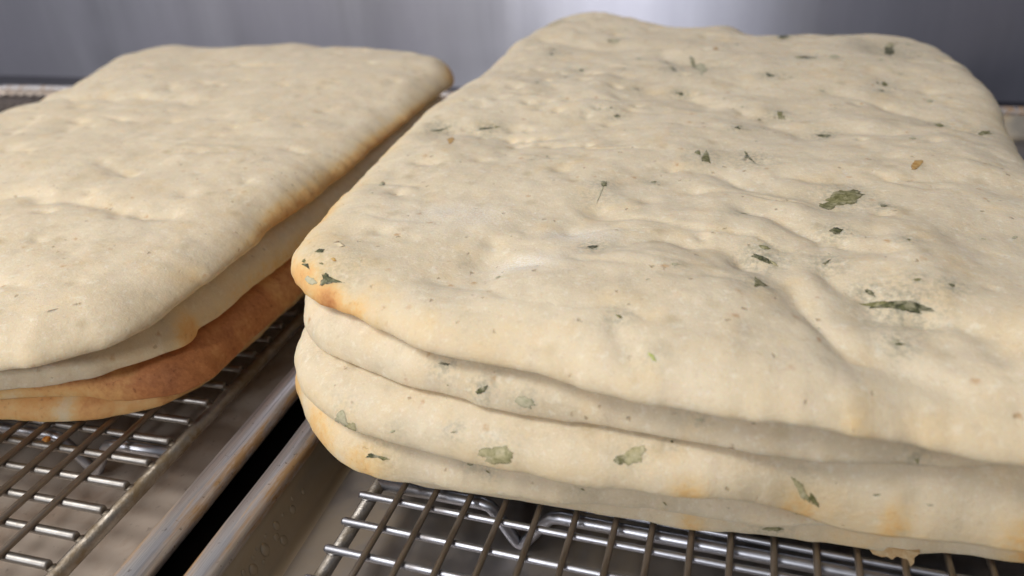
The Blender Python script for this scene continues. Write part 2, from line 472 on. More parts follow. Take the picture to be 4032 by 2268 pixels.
VAL = [[(9.8, 6.5), (10.9, 5.8), (11.6, 4.9), (12.2, 5.0), (12.7, 4.5)], [(11.5, 3.5), (12.4, 2.5), (12.8, 1.6), (14.1, 1.5), (15.3, 1.1)],
       [(9.7, 3.4), (10.4, 2.8), (11.2, 1.2), (11.8, 0.3), (12.8, -0.1), (13.8, 0.0)], [(7.0, 9.8), (8.7, 9.6), (10.3, 8.5), (12.5, 7.3)],
       [(10.9, 9.6), (13.3, 9.5), (15.1, 10.3), (17.4, 9.8)], [(3.8, 18.2), (6.1, 19.1), (8.8, 17.2), (11.0, 14.3), (14.4, 14.7)],
       [(-3.0, 29.4), (0.9, 27.4), (4.2, 27.1), (6.8, 23.7)], [(6.9, -0.1), (7.5, -1.0), (7.9, -1.5)], [(5.5, 3.3), (7.1, 4.1), (8.8, 4.3), (9.8, 3.6)],
       [(-2.7, 13.0), (0.7, 12.9), (3.4, 14.8)], [(12.7, 19.5), (15.6, 18.0), (17.7, 15.2)]]
VW = [(0.20, 0.45), (0.22, 0.42), (0.20, 0.45), (0.18, 0.7), (0.16, 0.55), (0.24, 0.8), (0.22, 0.9), (0.16, 0.28), (0.16, 0.7), (0.16, 0.7), (0.16, 0.7)]
DENT = [(3.0, 2.5, 0.34, 0.9), (4.4, 4.4, 0.26, 0.8), (4.2, 2.5, 0.15, 0.5), (-1.9, 9.6, 0.20, 0.35), (-1.6, 6.7, 0.22, 0.4), (5.2, 6.0, 0.2, 0.5),
        (3.3, 21.4, 0.2, 0.7), (1.0, 22.8, 0.2, 0.7), (-1.8, 3.5, 0.1, 0.6)]
_pr = random.Random(77)
PITS = [(_pr.uniform(-4, 18.5), _pr.uniform(0.5, 35), _pr.uniform(0.05, 0.14), _pr.uniform(0.16, 0.42)) for _ in range(60)] + [(_pr.gauss(0.5, 2.2), _pr.gauss(18, 7), _pr.uniform(0.08, 0.17), _pr.uniform(0.18, 0.4)) for _ in range(40)]
PITS2 = [(_pr.uniform(-33, -8.5), _pr.uniform(-1, 33), _pr.uniform(0.05, 0.15), _pr.uniform(0.18, 0.5)) for _ in range(100)]
def top_herb(x, y, d):
    z = 6.26 + 0.42 * sstep(12, 34, y) - 0.42 * np.exp(-d / 1.9)
    z = z + 0.20 * vnoise(x * 0.20, y * 0.17, 31) + 0.10 * vnoise(x * 0.45, y * 0.42, 32) + 0.035 * vnoise(x * 1.0, y * 0.95, 33) + 0.016 * vnoise(x * 2.6, y * 2.6, 34)
    z = z + 0.22 * G2(x, y, 9.0, 1.3, 3.0, 1.6) + 0.18 * G2(x, y, 13.5, 4.0, 1.2, 1.0) + 0.15 * G2(x, y, 1.5, -0.2, 2.2, 1.0)
    # pinched wrinkles, running across the loaf
    for q, (sx_, sy_, dep, wd) in enumerate(((0.10, 0.36, 0.075, 0.13), (0.17, 0.62, 0.03, 0.14))):
        nz = vnoise(x * sx_ + 0.22 * y * sx_, (y + 0.18 * x) * sy_ + 0.18 * vnoise(x * 0.8, y * 0.8, 63 + q), 65 + q)
        z = z - dep * np.exp(-np.abs(nz / wd) ** 1.5) * sstep(-0.15, 0.5, vnoise(x * 0.3, y * 0.35, 67 + q)) * sstep(0.6, 2.6, d)
    z = z + 0.52 * G2(x, y, -1.5, 36.5, 5.0, 7.0)
    z = z + 0.018 * vnoise(x * 1.6, y * 1.5, 71) * sstep(0.3, 1.5, d)
    for cx, cy, a, r in PITS:
        m = (np.abs(x - cx) < 4 * r) & (np.abs(y - cy) < 4 * r)
        if np.any(m):
            z = np.where(m, z - a * np.exp(-(((x - cx) / r) ** 2 + ((y - cy) / (r * 0.8)) ** 2)), z)
    warpx, warpy = x + 0.35 * vnoise(x * 0.9, y * 0.9, 36), y + 0.35 * vnoise(x * 0.9, y * 0.9, 37)
    for pts, (a, wd) in zip(VAL, VW):
        s = seg_dist(warpx, warpy, pts)
        z = z - a * np.exp(-(s / wd) ** 1.4)
    for cx, cy, a, r in DENT:
        z = z - a * np.exp(-(((warpx - cx) ** 2 + (warpy - cy) ** 2) / r ** 2) ** 0.8)
    z = z - 0.42 * sstep(10.0, 15.5, x) * sstep(3.0, -1.5, y)
    return z

def edge_bake(blobs, base=0.0, ew=0.6, seed=5):
    def f(x, y, z, d):
        e = np.exp(-(d / ew) ** 1.3)
        b = base * e * (0.8 + 0.5 * vnoise(x * 0.6, y * 0.6, seed))
        for cx, cy, sx, sy, a, w_ in blobs:
            b = np.maximum(b, a * G2(x, y, cx, cy, sx, sy) * np.exp(-(d / w_) ** 1.3))
        return b
    return f

front_right = [(19.6, 0.8), (20.4, 3.0)]
L1 = [(-2.19, 1.17), (-0.58, 0.39), (0.89, -0.21), (2.71, -0.91), (5.27, -1.17), (6.73, -1.52), (8.47, -1.76), (11.6, -1.74), (13.2, -1.4), (15.0, -1.4), (17.6, -0.9), (19.2, 0.4), (19.6, 3.2),
      (19.2, 9.0), (18.9, 13.4), (18.95, 16.0), (19.15, 18.8), (19.5, 22.0), (19.35, 27.3), (18.5, 31.6), (16.6, 33.4), (12.5, 33.3), (9.9, 32.7), (8.0, 34.5), (5.0, 34.2), (1.8, 35.9), (-1.2, 37.7),
      (-3.3, 36.7), (-4.5, 33.8), (-4.9, 30.0), (-4.75, 24.0), (-5.0, 18.7), (-4.9, 13.6), (-4.5, 9.1), (-4.15, 6.1), (-3.8, 3.9), (-3.5, 2.6)]
L2 = [(-2.84, 1.84), (-2.13, 0.86), (-1.5, 0.33), (0.04, -0.27), (2.0, -0.81), (4.63, -1.17), (6.67, -1.22), (8.93, -1.38), (11.4, -1.31), (13.4, -0.98), (15.5, -0.46), (18.0, 0.0), (19.2, 2.0),
      (19.0, 12.0), (19.0, 28.0), (17.5, 33.0), (8.0, 33.5), (0.0, 34.5), (-3.2, 32.5), (-4.0, 26.0), (-4.1, 14.0), (-3.8, 6.0), (-3.3, 2.85)]
L3 = [(-2.99, 1.3), (-2.41, 0.39), (-1.66, -0.49), (-0.12, -1.27), (1.69, -1.72), (4.4, -1.94), (6.82, -1.96), (9.05, -1.75), (11.0, -1.25), (12.5, -1.0), (14.2, -0.9), (16.0, -0.75), (18.4, -0.2), (19.6, 2.2),
      (19.5, 12.0), (19.4, 28.0), (17.5, 33.2), (8.0, 33.6), (0.0, 34.2), (-3.0, 32.5), (-3.9, 26.0), (-4.0, 14.0), (-3.7, 6.0), (-3.35, 2.6)]
L4 = [(-3.45, 1.5), (-2.7, 0.57), (-1.81, -0.26), (-0.9, -0.95), (-0.21, -1.33), (0.99, -1.59), (2.56, -1.55), (3.65, -1.52), (5.22, -1.45), (6.67, -1.19), (8.12, -1.06), (10.45, -0.97), (12.0, -0.5), (14.0, 0.1), (17.5, 0.6), (19.0, 2.8),
      (19.0, 12.0), (19.0, 28.0), (17.0, 33.0), (8.0, 33.4), (0.0, 34.0), (-3.0, 32.0), (-4.0, 26.0), (-4.1, 14.0), (-4.0, 6.0), (-3.8, 2.8)]
L5 = [(-1.6, 1.6), (-0.6, 0.2), (1.0, -0.5), (3.76, -0.55), (6.0, -0.5), (8.6, -0.41), (10.55, -0.12), (12.44, 0.0), (13.64, 0.1), (15.2, 0.35), (16.67, 0.45), (18.6, 0.8), (19.7, 3.0),
      (19.6, 12.0), (19.4, 28.0), (17.5, 33.0), (8.0, 33.4), (0.0, 33.6), (-2.0, 32.0), (-2.6, 26.0), (-2.6, 14.0), (-2.5, 6.0), (-2.2, 2.8)]

def bake_L1(x, y, z, d):
    e = edge_bake([(-2.6, 1.6, 2.0, 1.6, 0.58, 0.6), (-0.8, 0.5, 2.0, 1.0, 0.66, 0.38), (0.9, 0.1, 1.2, 1.0, 0.34, 0.8), (-3.9, 5.5, 1.4, 4.5, 0.40, 1.4), (-4.8, 13, 1.5, 7.0, 0.28, 1.4),
                   (2.4, -0.2, 0.6, 0.7, 0.22, 1.5), (0.3, 0.7, 0.7, 0.6, 0.26, 3.0), (-2.6, 2.6, 2.6, 3.0, 0.28, 2.2)], 0.15, 0.9)(x, y, z, d)
    return e * (0.85 + 0.35 * vnoise(x * 1.3, y * 1.3, 8))
flour_L1 = lambda x, y: 0.7 * G2(x, y, 4.0, 2.4, 0.9, 0.45) + 0.6 * G2(x, y, 5.0, 4.2, 1.0, 0.5) + 0.45 * G2(x, y, 1.2, 5.2, 1.8, 0.8)

herb1 = make_bread('herb_flatbread', L1, H21, top_herb, 250, 350, MAT['herb'], True, bake_L1, flour_L1, rt=1.45, seed=1, wav=0.10)
tag(herb1, 'topmost pale herb flatbread with toasted corner, bumpy top flecked with green leaves', 'flatbread', 'herb flatbreads stacked on the rack')
herb2 = make_bread('herb_flatbread', L2, H32, under(H21), 190, 270, MAT['herb'], False, edge_bake([], 0.03), rt=0.75, seed=2)
tag(herb2, 'second herb flatbread from the top, pale edge with no toasting', 'flatbread', 'herb flatbreads stacked on the rack')
herb3 = make_bread('herb_flatbread', L3, H43, under(H32), 190, 270, MAT['herb'], False,
                   edge_bake([(8.9, -1.6, 0.6, 1.4, 0.34, 0.16), (11.2, -1.2, 0.8, 1.4, 0.32, 0.14), (13.3, -0.9, 0.5, 1.2, 0.34, 0.15), (16.4, -0.7, 1.3, 1.2, 0.42, 0.15), (12.5, -1.0, 4.5, 1.4, 0.16, 0.2)], 0.14, 0.2), rt=0.8, seed=3)
tag(herb3, 'third herb flatbread from the top, wide edge holding the largest leaf pieces', 'flatbread', 'herb flatbreads stacked on the rack')
herb4 = make_bread('herb_flatbread', L4, H54, under(H43), 190, 270, MAT['herb'], False,
                   edge_bake([(-3.6, 1.8, 1.3, 2.0, 0.50, 0.7), (-1.5, -0.6, 1.5, 1.2, 0.36, 0.6), (0.4, -1.5, 1.2, 0.8, 0.30, 0.5)], 0.07, 0.5), rt=0.8, seed=4)
tag(herb4, 'fourth herb flatbread from the top with an orange toasted left corner', 'flatbread', 'herb flatbreads stacked on the rack')
herb5 = make_bread('herb_flatbread', L5, flat, under(H54), 190, 270, MAT['herb'], False,
                   edge_bake([(9.0, -0.3, 0.5, 1.0, 0.28, 0.5), (12.8, 0.0, 1.2, 1.0, 0.2, 0.5), (16.9, 0.5, 0.8, 0.9, 0.5, 0.35)], 0.10, 0.5), rt=0.7, seed=6)
tag(herb5, 'bottom herb flatbread resting on the bright right rack, torn crust at its edge', 'flatbread', 'herb flatbreads stacked on the rack')

# plain stack on the left
K43 = iface(1.22, 41, 0.08)
K32 = iface(2.55, 42, 0.10)
K21 = iface(4.00, 43, 0.08)
VAL2 = [[(-18.1, 5.4), (-15.3, 5.5), (-12.6, 5.2), (-10.2, 5.1)], [(-12.5, -0.4), (-10.7, -0.2), (-9.6, 0.5)], [(-16.8, 9.0), (-14.5, 8.6), (-14.0, 10.7)],
        [(-22.3, 27.0), (-18.8, 26.2)], [(-30.9, 18.4), (-24.3, 18.7), (-19.2, 18.9)]]
VW2 = [(0.24, 0.55), (0.12, 0.5), (0.10, 0.5), (0.14, 0.6), (0.20, 0.8)]
DENT2 = [(-22.5, 9.9, 0.2, 0.5), (-14.5, 8.6, 0.14, 0.4), (-18.1, 15.4, 0.18, 0.6), (-15.7, 13.2, 0.16, 0.5), (-16.9, 9.2, 0.14, 0.4), (-16.0, 16.3, 0.14, 0.5),
         (-19.6, 23.1, 0.18, 0.6), (-22.8, 13.4, 0.16, 0.5), (-16.5, 22.5, 0.14, 0.5), (-22.4, 21.0, 0.16, 0.6), (-12.3, 11.4, 0.12, 0.45)]
def top_plain(x, y, d):
    z = 5.30 + 0.15 * sstep(10, 30, y) - 0.62 * np.exp(-d / 2.0)
    z = z + 0.14 * vnoise(x * 0.2, y * 0.18, 51) + 0.09 * vnoise(x * 0.5, y * 0.45, 52) + 0.03 * vnoise(x * 1.0, y * 0.9, 53) + 0.014 * vnoise(x * 2.4, y * 2.4, 54)
    for q, (sx_, sy_, dep, wd) in enumerate(((0.11, 0.34, 0.08, 0.10), (0.22, 0.6, 0.04, 0.12))):
        nz = vnoise(x * sx_, (y + 0.1 * x) * sy_ + 0.18 * vnoise(x * 0.8, y * 0.8, 81 + q), 82 + q)
        z = z - dep * np.exp(-np.abs(nz / wd) ** 1.5) * sstep(0.0, 0.5, vnoise(x * 0.3, y * 0.3, 85 + q)) * sstep(0.6, 2.6, d)
    for cx, cy, a, r in PITS2:
        m = (np.abs(x - cx) < 4 * r) & (np.abs(y - cy) < 4 * r)
        if np.any(m):
            z = np.where(m, z - a * np.exp(-(((x - cx) / r) ** 2 + ((y - cy) / (r * 0.8)) ** 2)), z)
    wx, wy = x + 0.3 * vnoise(x * 0.8, y * 0.8, 56), y + 0.3 * vnoise(x * 0.8, y * 0.8, 57)
    for pts, (a, wd) in zip(VAL2, VW2):
        z = z - a * np.exp(-(seg_dist(wx, wy, pts) / wd) ** 1.4)
    for cx, cy, a, r in DENT2:
        z = z - a * np.exp(-(((wx - cx) ** 2 + (wy - cy) ** 2) / r ** 2) ** 0.8)
    return z

rearl = [(-9.3, 30.8), (-12.1, 33.0), (-17.5, 34.3), (-23.4, 35.5), (-27.3, 34.4), (-31.0, 34.5), (-33.9, 33.2), (-34.6, 29.9), (-32.4, 23.6), (-31.2, 18.9), (-31.0, 12.0), (-30.6, 2.0), (-28.5, -3.0), (-22, -4.6), (-14.5, -4.4)]
P1 = [(-11.2, -3.55), (-9.46, -2.81), (-8.5, -2.4), (-7.77, -1.75), (-7.18, -0.89), (-6.87, 0.4), (-6.79, 1.76), (-6.83, 3.24), (-6.97, 5.02), (-7.19, 7.38), (-7.22, 10.4), (-7.26, 14.0), (-7.6, 19.0), (-7.9, 24.5), (-8.1, 28.4)] + rearl
P2 = [(-13.5, -3.2), (-11.2, -2.4), (-9.0, -1.4), (-7.9, -0.35), (-7.25, 0.55), (-6.9, 1.35), (-7.12, 2.1), (-7.03, 3.15), (-7.1, 5.12), (-7.1, 7.7), (-7.0, 14.0), (-7.4, 22.0), (-8.6, 28.0),
      (-12.5, 31.5), (-22, 33.0), (-29, 32.0), (-31.5, 28), (-31, 10), (-29.5, -1), (-26, -3.8), (-18, -3.8)]
P3 = [(-15.0, -2.1), (-12.74, -1.3), (-10.22, -0.6), (-8.8, -0.35), (-7.77, -0.01), (-6.97, 0.49), (-6.62, 1.23), (-6.49, 2.78), (-6.54, 3.8), (-6.65, 6.96), (-6.8, 14), (-7.4, 22), (-8.6, 27.6),
      (-12.5, 31), (-22, 32.4), (-29, 31.4), (-31.2, 28), (-31, 10), (-29.5, -1), (-26, -3.4), (-19, -3.0)]
P4 = [(-16.0, -1.8), (-13.6, -1.25), (-11.6, -0.85), (-10.1, -0.42), (-8.5, 0.65), (-7.75, 1.85), (-7.65, 3.77), (-7.6, 7), (-7.7, 14), (-8.0, 22), (-9.2, 27.0),
      (-12.5, 30.6), (-22, 32.0), (-29, 31.0), (-31, 28), (-30.6, 10), (-29.5, -1), (-26, -3.0), (-19, -2.4)]
plain1 = make_bread('plain_flatbread', P1, K21, top_plain, 220, 300, MAT['plain'], True,
                    edge_bake([(-7.1, 8.5, 1.2, 4.2, 0.50, 0.42), (-8.4, 29.4, 1.6, 2.6, 0.55, 0.7), (-7.4, 17, 1.2, 11, 0.50, 0.45), (-12, 33.0, 4, 1.5, 0.28, 0.6), (-7.2, 2.2, 0.6, 0.9, 0.22, 1.6)], 0.12, 0.7, 12), rt=1.35, seed=11, wav=0.09)
tag(plain1, 'topmost plain cream flatbread with no leaves, on the left stack', 'flatbread', 'plain flatbreads stacked on the left rack')
plain2 = make_bread('plain_flatbread', P2, K32, under(K21), 190, 240, MAT['plain'], False,
                    edge_bake([(-7.0, 1.5, 0.7, 0.7, 0.55, 0.3), (-8.0, 0.0, 1.6, 1.2, 0.16, 0.25), (-7.1, 7, 0.8, 6, 0.30, 0.2)], 0.05, 0.4, 13), rt=0.95, seed=12, wav=0.10)
tag(plain2, 'second plain flatbread from the top, pale edge with a small browned tip', 'flatbread', 'plain flatbreads stacked on the left rack')
def bake_P3(x, y, z, d):
    return 0.70 + 0.16 * vnoise(x * 0.5, y * 0.5, 14) + 0.08 * vnoise(x * 1.6, y * 1.6, 15) + 0.16 * G2(x, y, -7.4, 0.6, 1.4, 1.4) - 0.34 * sstep(2.0, 1.45, z) * sstep(-8.2, -10.5, x)
plain3 = make_bread('plain_flatbread', P3, K43, under(K32), 190, 240, MAT['plain'], False, bake_P3, rt=0.95, seed=13, wav=0.07)
tag(plain3, 'deep brown baked flatbread, third down in the left stack', 'flatbread', 'plain flatbreads stacked on the left rack')
def bake_P4(x, y, z, d):
    return 0.40 + 0.10 * vnoise(x * 0.7, y * 0.7, 16) + 0.08 * vnoise(x * 1.9, y * 1.9, 17) + 0.10 * sstep(0.6, 1.1, z) - 0.25 * G2(x, y, -10.9, -0.2, 0.3, 1.0)
plain4 = make_bread('plain_flatbread', P4, flat, under(K43), 190, 240, MAT['plain'], False, bake_P4, rt=0.75, seed=14)
tag(plain4, 'golden bottom flatbread resting on the stained left rack', 'flatbread', 'plain flatbreads stacked on the left rack')

# ---------------------------------------------------------------- herb leaves baked into the dough
rnd = random.Random(5)
def bvh_of(o):
    me = o.data
    return BVHTree.FromPolygons([v.co.copy() for v in me.vertices], [tuple(p.vertices) for p in me.polygons])
def leaf(bread, bvh, c, a, b, tone):
    """c centre, a/b half axes; the torn outline is laid onto the dough point by point"""
    n = 22
    k = rnd.choice((3, 4, 5, 6))
    ang = sorted((2 * math.pi * (i + rnd.uniform(-0.28, 0.28)) / k) for i in range(k))
    cor = [(math.cos(t) * rnd.uniform(1.15, 1.5), math.sin(t) * rnd.uniform(1.2, 1.7)) for t in ang]
    prof = []
    for i in range(n):                            # straight torn edges between the corners, slightly frayed
        f = i / n * k
        p, q, t = cor[int(f) % k], cor[(int(f) + 1) % k], f - int(f)
        j = 1 + rnd.uniform(-0.20, 0.16)
        prof.append(((p[0] + (q[0] - p[0]) * t) * j, (p[1] + (q[1] - p[1]) * t) * j))
    W, rim = [], []
    for r, lift, e in ((1.0, 0.004, 1.0), (0.88, 0.010, 0.72), (0.70, 0.014, 0.25), (0.4, 0.016, 0.0)):
        for s_, t_ in prof:
            W.append((s_ * r, t_ * r, lift)); rim.append(e)
    W.append((0, 0, 0.022)); rim.append(0.0)
    V = []
    for s_, t_, lift in W:
        q = Vector(c) + Vector(a) * s_ + Vector(b) * t_
        p, nn, _, _ = bvh.find_nearest(Vector(P(*q)))
        V.append(p + nn * (lift * U))
    F = []
    for r in range(3):
        for i in range(n):
            j = (i + 1) % n
            F.append((r * n + i, r * n + j, (r + 1) * n + j, (r + 1) * n + i))
    for i in range(n):
        F.append((3 * n + i, 3 * n + (i + 1) % n, 4 * n))
    o = mesh_obj('toasted_spot' if tone == 'y' else 'herb_leaf', V, F, MAT[tone], bread)
    at = o.data.attributes.new('rim', 'FLOAT', 'POINT')
    at.data.foreach_set('value', rim)
    return o

LEAVES = {
1: (herb1, [(12.37,8.28,6.10, 0.57,0.29,0.05, 0.02,-0.43,-0.05,'o'),(13.14,2.13,5.99, 0.59,-0.03,0.04, -0.01,-0.13,-0.09,'d'),(12.51,2.63,5.96, 0.12,-0.13,-0.01, -0.02,-0.05,-0.02,'d'),(15.78,27.97,6.34, -0.16,-1.39,-0.00, -0.27,0.05,-0.01,'d'),(11.79,25.02,6.57, 0.42,-0.11,0.04, -0.01,-0.41,-0.00,'d'),(10.09,21.84,6.43, 0.22,-0.13,-0.00, -0.01,-0.28,-0.04,'d'),(14.85,21.48,6.25, 0.15,0.07,-0.01, -0.03,-0.30,-0.02,'o'),(10.50,16.68,6.13, 0.16,-0.35,-0.09, -0.08,-0.16,-0.03,'o'),(12.06,14.56,5.98, 0.24,-0.03,-0.00, -0.01,-0.15,-0.03,'d'),(16.38,17.00,5.83, 0.17,-0.13,-0.00, -0.04,-0.19,-0.01,'o'),(17.68,16.07,5.85, 0.25,0.26,-0.07, -0.07,-0.31,0.03,'o'),(8.03,11.04,6.21, 0.27,-0.34,-0.03, -0.06,-0.40,-0.03,'o'),(9.51,11.04,6.16, 0.16,-0.43,-0.01, -0.05,-0.16,-0.00,'d'),(14.65,10.98,6.29, 0.20,0.39,0.03, 0.05,-0.19,-0.02,'y'),(8.99,14.10,6.31, 0.12,-0.11,-0.02, -0.02,-0.16,-0.02,'d'),(5.08,7.88,6.21, 0.11,-0.12,-0.02, -0.01,-0.18,0.00,'o'),(5.10,7.01,6.11, 0.00,-0.47,-0.11, -0.03,0.01,0.00,'p'),(11.93,5.63,6.15, 0.19,0.07,0.03, 0.01,-0.16,-0.03,'d'),(10.02,3.82,6.02, 0.30,-0.23,-0.00, -0.02,-0.09,-0.02,'d'),(9.92,2.25,6.17, 0.23,-0.09,-0.06, -0.03,-0.26,0.06,'o'),(11.59,3.79,6.11, 0.13,0.18,0.04, 0.02,-0.06,-0.01,'d'),(10.07,4.34,6.11, 0.14,-0.05,-0.01, -0.01,-0.08,-0.01,'o'),(14.25,2.87,6.24, 0.07,-0.02,-0.02, -0.03,-0.07,-0.00,'d'),(12.97,0.81,5.72, 0.11,0.02,-0.01, -0.01,-0.04,-0.01,'d'),(7.83,-1.15,6.01, 0.11,-0.09,-0.03, -0.02,-0.03,-0.02,'g'),(6.93,0.06,6.14, 0.07,-0.04,-0.00, -0.01,-0.03,-0.01,'o'),(-1.35,0.86,5.85, 0.66,-0.19,0.10, 0.03,-0.17,-0.15,'d'),(-2.33,1.54,5.83, 0.20,-0.20,-0.04, -0.10,0.00,-0.06,'d'),(-2.06,2.03,6.11, 0.17,0.02,0.03, 0.07,-0.10,0.00,'d'),(5.64,22.87,6.40, 0.18,-0.44,-0.01, -0.03,-0.33,0.00,'d'),(6.86,23.42,6.31, 0.41,-0.97,0.17, 0.08,-1.37,0.25,'p'),(-2.89,13.36,6.01, 0.36,0.31,-0.05, 0.02,-0.06,-0.02,'d'),(-0.88,13.72,6.02, 0.37,0.18,-0.01, 0.04,-0.11,-0.03,'d'),(-3.35,33.50,6.30, 0.66,-0.44,0.05, 0.14,-0.57,-0.00,'d'),(-1.24,25.69,6.48, 0.17,-0.07,-0.02, 0.05,-0.27,-0.02,'d'),(5.62,3.44,6.17, 0.15,0.07,-0.01, 0.02,-0.08,0.00,'d'),(10.72,30.78,6.51, 0.31,-0.03,0.01, -0.00,-0.46,-0.02,'d'),(13.21,31.91,6.35, 0.26,-0.06,-0.01, -0.03,-0.38,-0.00,'o'),(12.96,24.80,6.67, 0.24,-0.03,-0.00, -0.02,-0.30,-0.01,'p'),(1.68,28.86,6.48, 0.32,-0.04,-0.01, 0.04,-0.23,-0.04,'p'),(1.00,23.19,6.18, 0.16,-0.04,-0.01, 0.01,-0.10,-0.03,'d'),(4.19,15.52,6.19, 0.14,-0.01,-0.01, 0.01,-0.09,-0.02,'d'),(6.30,19.37,6.15, 0.22,-0.11,-0.05, -0.01,-0.09,-0.03,'d'),(13.36,7.82,6.06, 0.11,0.02,-0.00, -0.01,-0.08,0.00,'d'),(13.63,5.12,6.28, 0.04,-0.02,-0.00, -0.02,-0.09,0.01,'o'),(16.88,29.69,6.34, 0.08,-0.12,0.01, -0.06,-0.34,0.02,'p'),(-1.74,11.84,6.10, 0.16,-0.06,0.01, 0.20,-0.54,0.07,'y'),(-1.34,1.58,6.12, 0.11,-0.05,-0.01, 0.01,-0.07,-0.01,'y'),(7.34,26.78,6.57, 0.13,-0.17,-0.01, -0.01,-0.40,-0.00,'y')]),
2: (herb2, [(2.72,-0.76,4.76, 0.16,0.01,0.05, 0.02,-0.03,-0.04,'d'),(3.82,-1.12,4.34, 0.14,-0.00,0.11, 0.04,-0.01,-0.06,'d'),(4.94,-1.23,4.25, 0.24,-0.00,-0.06, -0.04,-0.01,-0.13,'p'),(13.41,-0.96,4.03, 0.06,-0.00,0.04, 0.03,0.02,-0.08,'o')]),
3: (herb3, [(-0.04,-1.33,2.94, 0.36,-0.11,-0.14, -0.21,0.12,-0.26,'p'),(4.45,-1.92,3.10, 0.39,-0.02,0.13, -0.00,-0.01,-0.26,'q'),(7.62,-1.65,3.64, 0.21,0.19,0.19, 0.15,-0.07,-0.09,'q'),(11.29,-1.15,2.85, 0.27,0.03,-0.31, -0.06,-0.03,-0.09,'q'),(8.40,-1.18,3.86, 0.04,-0.00,-0.00, -0.00,-0.04,-0.01,'d')]),
4: (herb4, [(0.76,-1.58,1.99, 0.36,-0.08,0.07, -0.02,-0.02,-0.08,'d'),(3.47,-1.42,2.24, 0.08,0.01,0.00, -0.00,-0.04,-0.06,'o')]),
5: (herb5, [(10.93,-0.13,0.55, 0.25,0.02,0.05, 0.01,-0.00,-0.06,'o')]),
}
fr = random.Random(21)
for _ in range(46):                               # scattered small shreds of herb
    a_, l_ = fr.uniform(-0.6, 0.6), fr.uniform(0.05, 0.13)
    fx, fy = fr.uniform(-3.2, 17.2), fr.uniform(0.5, 33)
    LEAVES[1][1].append((fx, fy, 6.3, l_ * math.cos(a_), l_ * math.sin(a_), 0, -0.4 * l_ * math.sin(a_), 0.45 * l_ * math.cos(a_) * (1 + fy * 0.06), 0, fr.choice('dopppo')))
for k_, y_, z_ in ((2, -1.2, 4.4), (3, -1.6, 3.2), (4, -1.4, 1.9)):
    for _ in range(4):
        l_ = fr.uniform(0.05, 0.10)
        LEAVES[k_][1].append((fr.uniform(0.5, 14), y_, z_ + fr.uniform(-0.3, 0.2), l_, 0, fr.uniform(-0.05, 0.05), 0, 0, 0.4 * l_, fr.choice('op')))
for bread, lst in LEAVES.values():
    bb = bvh_of(bread)
    co = np.empty(len(bread.data.vertices) * 3); bread.data.vertices.foreach_get('co', co)
    co = co.reshape(-1, 3) / U - np.array([0, 0, ZR])
    st = np.zeros(len(co))
    for q in lst:
        if q[9] == 'y': continue
        rad = 0.30 + 1.25 * max(np.hypot(q[3], q[4]), np.hypot(q[6], q[7]))
        amt = {'d': 0.75, 'o': 0.6}.get(q[9], 0.4)
        st = np.maximum(st, amt * np.exp(-(((co - np.array(q[0:3])) ** 2).sum(1) / rad ** 2)))
    ha = bread.data.attributes.new('herb', 'FLOAT', 'POINT')
    ha.data.foreach_set('value', st.astype(np.float32))
    for q in lst:
        leaf(bread, bb, q[0:3], q[3:6], q[6:9], q[9])
        if np.linalg.norm(q[3:6]) > 0.27 and q[9] != 'y':          # a torn-off neighbour beside the larger pieces
            c_, a_, b_ = np.array(q[0:3]), np.array(q[3:6]), np.array(q[6:9])
            sg = rnd.choice((-1, 1))
            leaf(bread, bb, tuple(c_ + sg * 0.95 * a_ + rnd.uniform(-0.7, 0.7) * b_), tuple(0.42 * a_ + 0.3 * b_), tuple(0.55 * b_ - 0.1 * a_), rnd.choice('poq'))

# torn scrap of crust hanging at the foot of the lowest herb loaf
fl = [(13.35, 0.42), (13.22, 0.24), (13.3, 0.14), (13.5, 0.10), (13.62, 0.14), (13.74, 0.08), (13.82, 0.2), (13.95, 0.18), (14.05, 0.06), (14.16, -0.06), (14.22, 0.1), (14.2, 0.26), (14.3, 0.42)]
V = [P(x, 0.02 + 0.12 * z, z) for x, z in fl] + [P(x, 0.14 + 0.12 * z, z) for x, z in fl]
n = len(fl)
F = [tuple(range(n)), tuple(range(2 * n - 1, n - 1, -1))] + [(i, n + i, n + (i + 1) % n, (i + 1) % n) for i in range(n)]
TORN = (V, F)

# ---------------------------------------------------------------- tubes
def tube(pts, r, seg=12, closed=False, caps=True):
    pts = [Vector(p) for p in pts]
    n = len(pts)
    verts, faces = [], []
    up = None
    for i, p in enumerate(pts):
        a = pts[(i - 1) % n] if (closed or i > 0) else p
        b = pts[(i + 1) % n] if (closed or i < n - 1) else p
        t = (b - a).normalized()
        if up is None:
            up = t.cross(Vector((0, 0, 1)))
            if up.length < 1e-3: up = Vector((1, 0, 0))
        s = (up - t * up.dot(t)).normalized()
        up = s
        q = t.cross(s)
        rr = r[i] if isinstance(r, (list, tuple)) else r
        for k in range(seg):
            an = 2 * math.pi * k / seg
            verts.append(p + (s * math.cos(an) + q * math.sin(an)) * rr)
    for i in range(n if closed else n - 1):
        j = (i + 1) % n
        for k in range(seg):
            m = (k + 1) % seg
            faces.append((i * seg + k, i * seg + m, j * seg + m, j * seg + k))
    if caps and not closed:
        faces.append(tuple(range(seg))[::-1])
        faces.append(tuple((n - 1) * seg + k for k in range(seg)))
    return verts, faces

def tube_mesh(name, pts, r, mat, seg=12):
    v, f = tube([Vector(p) * U for p in pts], [q * U for q in r] if isinstance(r, list) else r * U, seg)
    me = bpy.data.meshes.new(name)
    me.from_pydata([tuple(q) for q in v], [], f)
    me.polygons.foreach_set('use_smooth', [len(p.vertices) == 4 for p in me.polygons])
    me.materials.append(mat)
    return me

